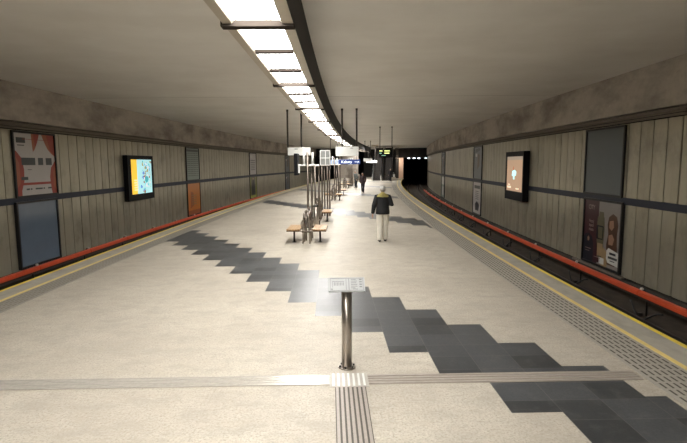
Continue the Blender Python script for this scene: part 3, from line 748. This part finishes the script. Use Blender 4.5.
# departure board
a = hanging('departure_board', 'black departure board with glowing yellow-green rows on two long rods', 'departure board', 2.60, 37.7, 1.02, 2.90, 3.46, (-.42, .45), M['black'], .16)
M['led'] = emis('led_yellow_green', (.75, .82, .30), 1.0); M['led2'] = emis('led_green', (.25, .5, .38), .6)
MB().box(-.46, -.24, -.085, -.08, 3.34-ZC, 3.41-ZC).build('led_row', M['led'], a)
MB().box(-.10, .30, -.085, -.08, 3.34-ZC, 3.41-ZC).build('led_row', M['led'], a)
MB().box(-.10, .27, -.085, -.08, 3.18-ZC, 3.25-ZC).build('led_row', M['led'], a)
MB().box(-.46, -.30, -.085, -.08, 3.18-ZC, 3.24-ZC).build('led_row', M['led2'], a)
MB().box(-.30, .0, -.085, -.08, 3.03-ZC, 3.07-ZC).build('led_row', M['led2'], a)

# ------------------------------------------------------------------ escalators and platform end
def escalator(w, s_, label, mat):
    root = empty('escalator', P(w, s_, 0), heading(s_), label, 'escalator', 'escalators at the platform end')
    run, rise = 8.0, 5.0
    for sx in (-.62, .62):
        mb = MB()
        prof = [(0, 0), (0, .95), (1.0, .95), (1.0+run, .95+rise), (1.0+run, rise-.3), (1.2, 0)]
        mb.add([(sx-.05, y, z) for y, z in prof]+[(sx+.05, y, z) for y, z in prof], [(0,1,2,3,4,5), (11,10,9,8,7,6)]+[(i, (i+1) % 6, 6+(i+1) % 6, 6+i) for i in range(6)])
        mb.build('balustrade', mat, root)
        MB().tube([(sx, -.1, .75), (sx, -.12, .95), (sx, 0, 1.02), (sx, 1.0, 1.02), (sx, 1.0+run*.98, 1.02+rise*.98)], .045, 10).build('handrail', M['black'], root)
    mb = MB(); n = 26
    for i in range(n):
        y0 = 1.0+run*i/n; mb.box(-.55, .55, y0, y0+run/n+.01, rise*i/n-.1, rise*(i+1)/n)
    mb.box(-.55, .55, -.3, 1.0, 0, .02); mb.build('steps', M['dsteel'], root)
    return root
M['escal'] = simple('brushed_escalator_panel', (.55, .55, .54), .3, .6)
escalator(1.1, 74, 'left escalator rising away at the far end of the platform', M['escal'])
escalator(2.6, 74, 'right escalator rising away at the far end of the platform', M['dsteel'])
# small lamps over the tunnel mouth
for i, (px, ww) in enumerate(((0, 5.6), (1, 6.5), (2, 7.3), (3, 8.45))):
    root = empty('tunnel_lamp', P(ww, S1-.42, 3.30), heading(S1), ['white lamp over the tunnel mouth, leftmost of the three close together', 'white lamp over the tunnel mouth, middle of the three close together', 'white lamp over the tunnel mouth, rightmost of the three close together', 'lone bluish lamp over the tunnel mouth beside the right wall'][i], 'lamp', 'small lamps over the tunnel mouth')
    MB().box(-.22, .22, 0, .10, -.02, .15).build('lamp_box', M['black'], root)
    MB().box(-.19, .19, -.03, .0, .0, .13, 0, .01).build('lamp_face', emis('cool_lamp', (.8, .93, 1), 5 if i < 3 else 2), root)
ld = bpy.data.lights.new('passage_lamp', 'AREA'); ld.energy = 60; ld.size = .8; ld.color = (1, .85, .7)
lo = bpy.data.objects.new('passage_lamp', ld); C.objects.link(lo); lo.location = P(3.9, S1-2.6, 3.3); lo.rotation_euler = (math.radians(35), 0, 0)
t = empty('passage_downlight', P(3.9, S1-2.6, 3.33), 0, 'small square downlight in front of the pinkish end wall', 'light')
MB().box(-.45, .45, -.45, .45, .02, .08).build('lamp_box', M['housing'], t)
MB().tube([(0, 0, .08), (0, 0, ZC-3.33)], .03, 8).build('rod', M['rod'], t)

for w_2, s_2, e_2, lab_ in ((.9, 73.0, 260, 'added square fill light brightening the foot of the left escalator'), (-2.0, 86.0, 200, 'added square fill light brightening the passage left of the escalators')):
    ld = bpy.data.lights.new('added_fill_lamp', 'AREA'); ld.energy = e_2; ld.size = .8; ld.color = (1, .95, .9)  # fill lamps and their boxes are added to brighten the platform end
    lo = bpy.data.objects.new('added_fill_lamp', ld); C.objects.link(lo); lo.location = P(w_2, s_2, 4.88)
    t = empty('added_fill_box', P(w_2, s_2, 4.9), 0, lab_, 'light')
    MB().box(-.45, .45, -.45, .45, .0, .22).build('lamp_box', M['housing'], t)
# ------------------------------------------------------------------ people
def remesh(o, vox, it=6):
    md = o.modifiers.new('join', 'REMESH'); md.mode = 'VOXEL'; md.voxel_size = vox; md.use_smooth_shade = True
    sm = o.modifiers.new('soften', 'SMOOTH'); sm.factor = .5; sm.iterations = it
    return o
def V(*a): return Vector(a)
def hand(mb, wrist, direc, palm_n, side):
    d = direc.normalized(); nrm = (palm_n-d*palm_n.dot(d)).normalized(); lat = d.cross(nrm)*side
    pc = wrist+d*.085
    mb.tube([wrist-d*.02, wrist+d*.03, wrist+d*.095], [.024, .034, .036], 12, sq=[.8, .5, .45], up=lat)
    for i, (off, ln) in enumerate(((.027, .070), (.009, .078), (-.009, .073), (-.027, .058))):
        b_ = wrist+d*.085+lat*off
        mb.tube([b_, b_+d*ln*.45+nrm*.006, b_+d*ln*.78+nrm*.022, b_+d*ln*.92+nrm*.042], [.010, .0095, .009, .0075], 8)
    tb = wrist+d*.03+lat*.028
    mb.tube([tb, tb+lat*.022+d*.025+nrm*.008, tb+lat*.030+d*.055+nrm*.020], [.013, .0115, .009], 8)
def make_person(name, label, loc, rz, H, cols, pose, vox, items=None):
    k = H/1.75
    root = empty(name, loc, rz, label, 'person')
    hipz, shz = .93, 1.44
    J = pose
    skin = simple('skin', cols.get('skin', (.45, .27, .19)), .5)
    b = MB()
    # torso, neck, head
    lean = J.get('lean', .03)
    chest = V(0, lean, 1.30); neck = V(0, lean+.01, 1.47); head = V(J.get('hx', 0), lean+.045, 1.625)
    b.tube([V(0, 0, .86), V(0, 0, .97), V(0, lean*.5, 1.10), chest, V(0, lean, 1.42), V(0, lean, 1.46)], [.14, .155, .135, .165, .15, .07], 16, sq=[.7, .7, .68, .66, .6, .8], up=(1, 0, 0))
    b.tube([neck-V(0, 0, .05), neck, head-V(0, .02, .05)], [.065, .056, .055], 12)
    b.ell(head, (.075, .094, .115)); b.ell(head+V(0, .035, -.055), (.055, .06, .06))
    b.tube([head+V(0, .09, .015), head+V(0, .112, -.02), head+V(0, .095, -.03)], [.010, .016, .012], 8)
    for sx in (-1, 1):
        b.ell(head+V(.078*sx, -.005, -.01), (.012, .022, .034)); b.ell(head+V(.03*sx, .085, .012), (.014, .012, .009))
    b.tube([head+V(-.026, .088, -.058), head+V(0, .096, -.058), head+V(.026, .088, -.058)], [.006, .009, .006], 6)
    arms = []
    for sx, sd_ in ((-1, 'L'), (1, 'R')):
        sh = V(.185*sx, lean, 1.40); el = V(*J['el'+sd_]); wr = V(*J['wr'+sd_]); arms.append((sx, sh, el, wr))
        b.tube([sh-V(.06*sx, 0, 0), sh, sh.lerp(el, .5), el, el.lerp(wr, .4), wr], [.06, .057, .047, .038, .037, .025], 12)
        hand(b, wr, (wr-el), V(-sx, .2, 0) if J.get('hang'+sd_, True) else V(-sx, 0, .2), -sx)
    legs = []
    for sx, sd_ in ((-1, 'L'), (1, 'R')):
        hp = V(.09*sx, 0, .90); kn = V(*J['kn'+sd_]); an = V(*J['an'+sd_]); legs.append((sx, hp, kn, an))
        b.tube([hp, hp.lerp(kn, .5), kn, kn.lerp(an, .35), an], [.088, .075, .055, .052, .036], 12)
        b.tube([an, an+V(.01*sx, .02, -.04), an+V(.01*sx, .15, -.055)], [.036, .036, .028], 10)
    b.v = [tuple(Vector(v)*k) for v in b.v]
    body = remesh(b.build('body', skin, root, fix=False), vox, 3)
    def cloth(name, mb, col, rough=.8, v=None, it=5, lab=None):
        mb.v = [tuple(Vector(q)*k) for q in mb.v]
        mt, t, bs = nt('cloth_'+name); tc = t.nodes.new('ShaderNodeTexCoord').outputs['Object']
        f = noise(t, tc, 9, 5, .6); lk(t, mixc(t, f, tuple(c*.8 for c in col), tuple(min(1, c*1.15) for c in col)), bs.inputs['Base Color'])
        bs.inputs['Roughness'].default_value = rough; bump(t, bs, noise(t, tc, 7, 4, .6), .6, .02)
        o = remesh(mb.build(name, mt, root, fix=False), v or vox*1.2, it)
        if lab: o['label'] = lab
        return o
    # trousers
    q = MB(); fl = cols.get('flare', 1.0)
    q.tube([V(0, 0, .84), V(0, 0, .93), V(0, 0, 1.02)], [.155, .175, .165], 16, sq=[.75, .74, .72], up=(1, 0, 0))
    for sx, hp, kn, an in legs:
        kb = hp.lerp(kn, .5)
        q.tube([hp+V(0, 0, .02), kb, kn, kn.lerp(an, .5)+V(0, -.012, 0), an+V(0, -.01, .02), an+V(0, -.01, -.035)], [.108*fl, .098*fl, .082*fl, .078*fl, .072*fl, .072*fl], 14)
    cloth('trousers', q, cols['legs'], .85)
    # jacket
    q = MB(); jb = cols.get('jb', .84)
    q.tube([V(0, 0, jb), V(0, 0, jb+.06), V(0, lean*.5, 1.12), chest, V(0, lean, 1.41), V(0, lean, 1.48)], [.215, .22, .205, .215, .175, .09], 18, sq=[.84, .82, .76, .72, .68, .9], up=(1, 0, 0))
    for sx, sh, el, wr in arms:
        q.tube([sh-V(.08*sx, 0, -.01), sh+V(0, 0, .005), sh.lerp(el, .5), el, el.lerp(wr, .5), wr-(wr-el).normalized()*.01], [.078, .085, .078, .072, .064, .055], 14)
    cloth('jacket', q, cols['top'], .8)
    if 'hood' in cols:
        q = MB()
        q.tube([V(0, lean-.02, 1.395), V(0, lean-.02, 1.44), V(0, lean-.03, 1.50)], [.212, .20, .10], 18, sq=[.66, .66, .9], up=(1, 0, 0))
        ring = [V(.11*math.cos(a), lean-.035+.10*math.sin(a), 1.535-.02*math.sin(a)) for a in [i*2*PI/12 for i in range(13)]]
        q.tube(ring, .055, 10, cap=False); q.ell(V(0, lean-.115, 1.47), (.10, .05, .085))
        cloth('hood', q, cols['hood'], .8, lab='olive-yellow hood and shoulder yoke')
    # shoes
    for sx, hp, kn, an in legs:
        q = MB(); f = an+V(.005*sx, 0, 0)
        q.tube([f+V(0, -.06, -.055), f+V(0, 0, -.045), f+V(.01*sx, .09, -.058), f+V(.015*sx, .18, -.068)], [.038, .048, .046, .032], 12, sq=[.9, .95, .8, .7], up=(1, 0, 0))
        q.tube([f+V(0, 0, .01), f+V(0, 0, -.05)], [.045, .048], 12)
        cloth('shoe', q, cols['shoe'], .5, it=3)
    # hair or cap
    q = MB()
    if 'cap' in cols:
        q.ell(head+V(0, -.012, .04), (.088, .108, .092)); q.tube([head+V(-.055, .09, .055), head+V(0, .125, .05), head+V(.055, .09, .055)], [.02, .03, .02], 10, sq=[.4, .4, .4], up=(0, 1, 0))
        cloth('cap', q, cols['cap'], .8, lab='light grey cap')
        q = MB(); q.ell(head+V(0, -.035, -.015), (.078, .072, .07)); cloth('hair', q, cols['hair'], .8)
    else:
        q.ell(head+V(0, -.02, .03), (.086, .100, .10)); q.ell(head+V(0, -.05, -.03), (.078, .06, .07 if not cols.get('long') else .14))
        cloth('hair', q, cols['hair'], .7)
    return root
walk = dict(elL=(-.27, -.06, 1.13), wrL=(-.31, -.05, .87), elR=(.28, -.04, 1.15), wrR=(.19, .19, 1.20), hangR=False, knL=(-.085, -.02, .49), anL=(-.085, -.14, .10), knR=(.09, .10, .49), anR=(.075, .10, .085), lean=.05)
x_, y_ = 1.66, 15.62
make_person('person', 'man walking away in a black jacket with olive-yellow hood, pale trousers and light cap', (x_, y_, 0), -.10, 1.77,
            dict(top=(.006, .006, .007), legs=(.74, .70, .61), hood=(.36, .31, .10), cap=(.50, .50, .48), hair=(.30, .28, .26), shoe=(.02, .02, .022), jb=.86, flare=1.12), walk, .0075)
walk2 = dict(elL=(-.25, .02, 1.14), wrL=(-.23, .14, .93), elR=(.25, -.05, 1.13), wrR=(.24, .05, .90), knL=(-.08, .10, .49), anL=(-.07, .12, .085), knR=(.085, -.03, .49), anR=(.07, -.18, .13))
make_person('person', 'person walking on the platform in black trousers and a dark top with a reddish scarf', (2.79, 42.2, 0), PI*.95, 1.72,
            dict(top=(.035, .02, .02), legs=(.015, .015, .018), hair=(.05, .03, .025), shoe=(.02, .02, .02), jb=.82, long=True, flare=.9), walk2, .013)
bpy.data.objects[-1] if False else None
stand = dict(elL=(-.27, 0, 1.14), wrL=(-.25, .06, .90), elR=(.27, 0, 1.14), wrR=(.10, .20, 1.08), hangR=False, knL=(-.10, .01, .50), anL=(-.11, -.02, .085), knR=(.10, .02, .50), anR=(.12, .0, .085))
make_person('person', 'person with pale hair standing beside the third bench in dark green-grey clothes', (2.66, 51.0, 0), 2.2, 1.76,
            dict(top=(.09, .10, .095), legs=(.02, .025, .03), hair=(.42, .42, .38), shoe=(.02, .02, .02), jb=.80), stand, .014)
make_person('person', 'dark dressed person standing at the foot of the left escalator', (7.55, 77.0, 0), 1.0, 1.75,
            dict(top=(.02, .02, .025), legs=(.02, .02, .025), hair=(.03, .025, .02), shoe=(.02, .02, .02)), stand, .016)
make_person('person', 'dark dressed person walking near the right escalator with a white bag', (8.35, 68.8, 0), PI, 1.80,
            dict(top=(.015, .015, .018), legs=(.012, .012, .015), hair=(.03, .025, .02), shoe=(.02, .02, .02)), walk2, .016)
t = empty('shoulder_bag', (8.35+.50, 68.75, .62), 0, 'white bag carried by the dark dressed person near the escalators', 'bag')
MB().box(-.13, .13, -.06, .06, 0, .38, 0, .03).build('bag_body', M['white'], t)
MB().tube([(-.1, 0, .36), (-.12, 0, .55), (-.15, 0, .62), (-.02, 0, .60), (.1, 0, .36)], .012, 8).build('strap', M['white'], t)
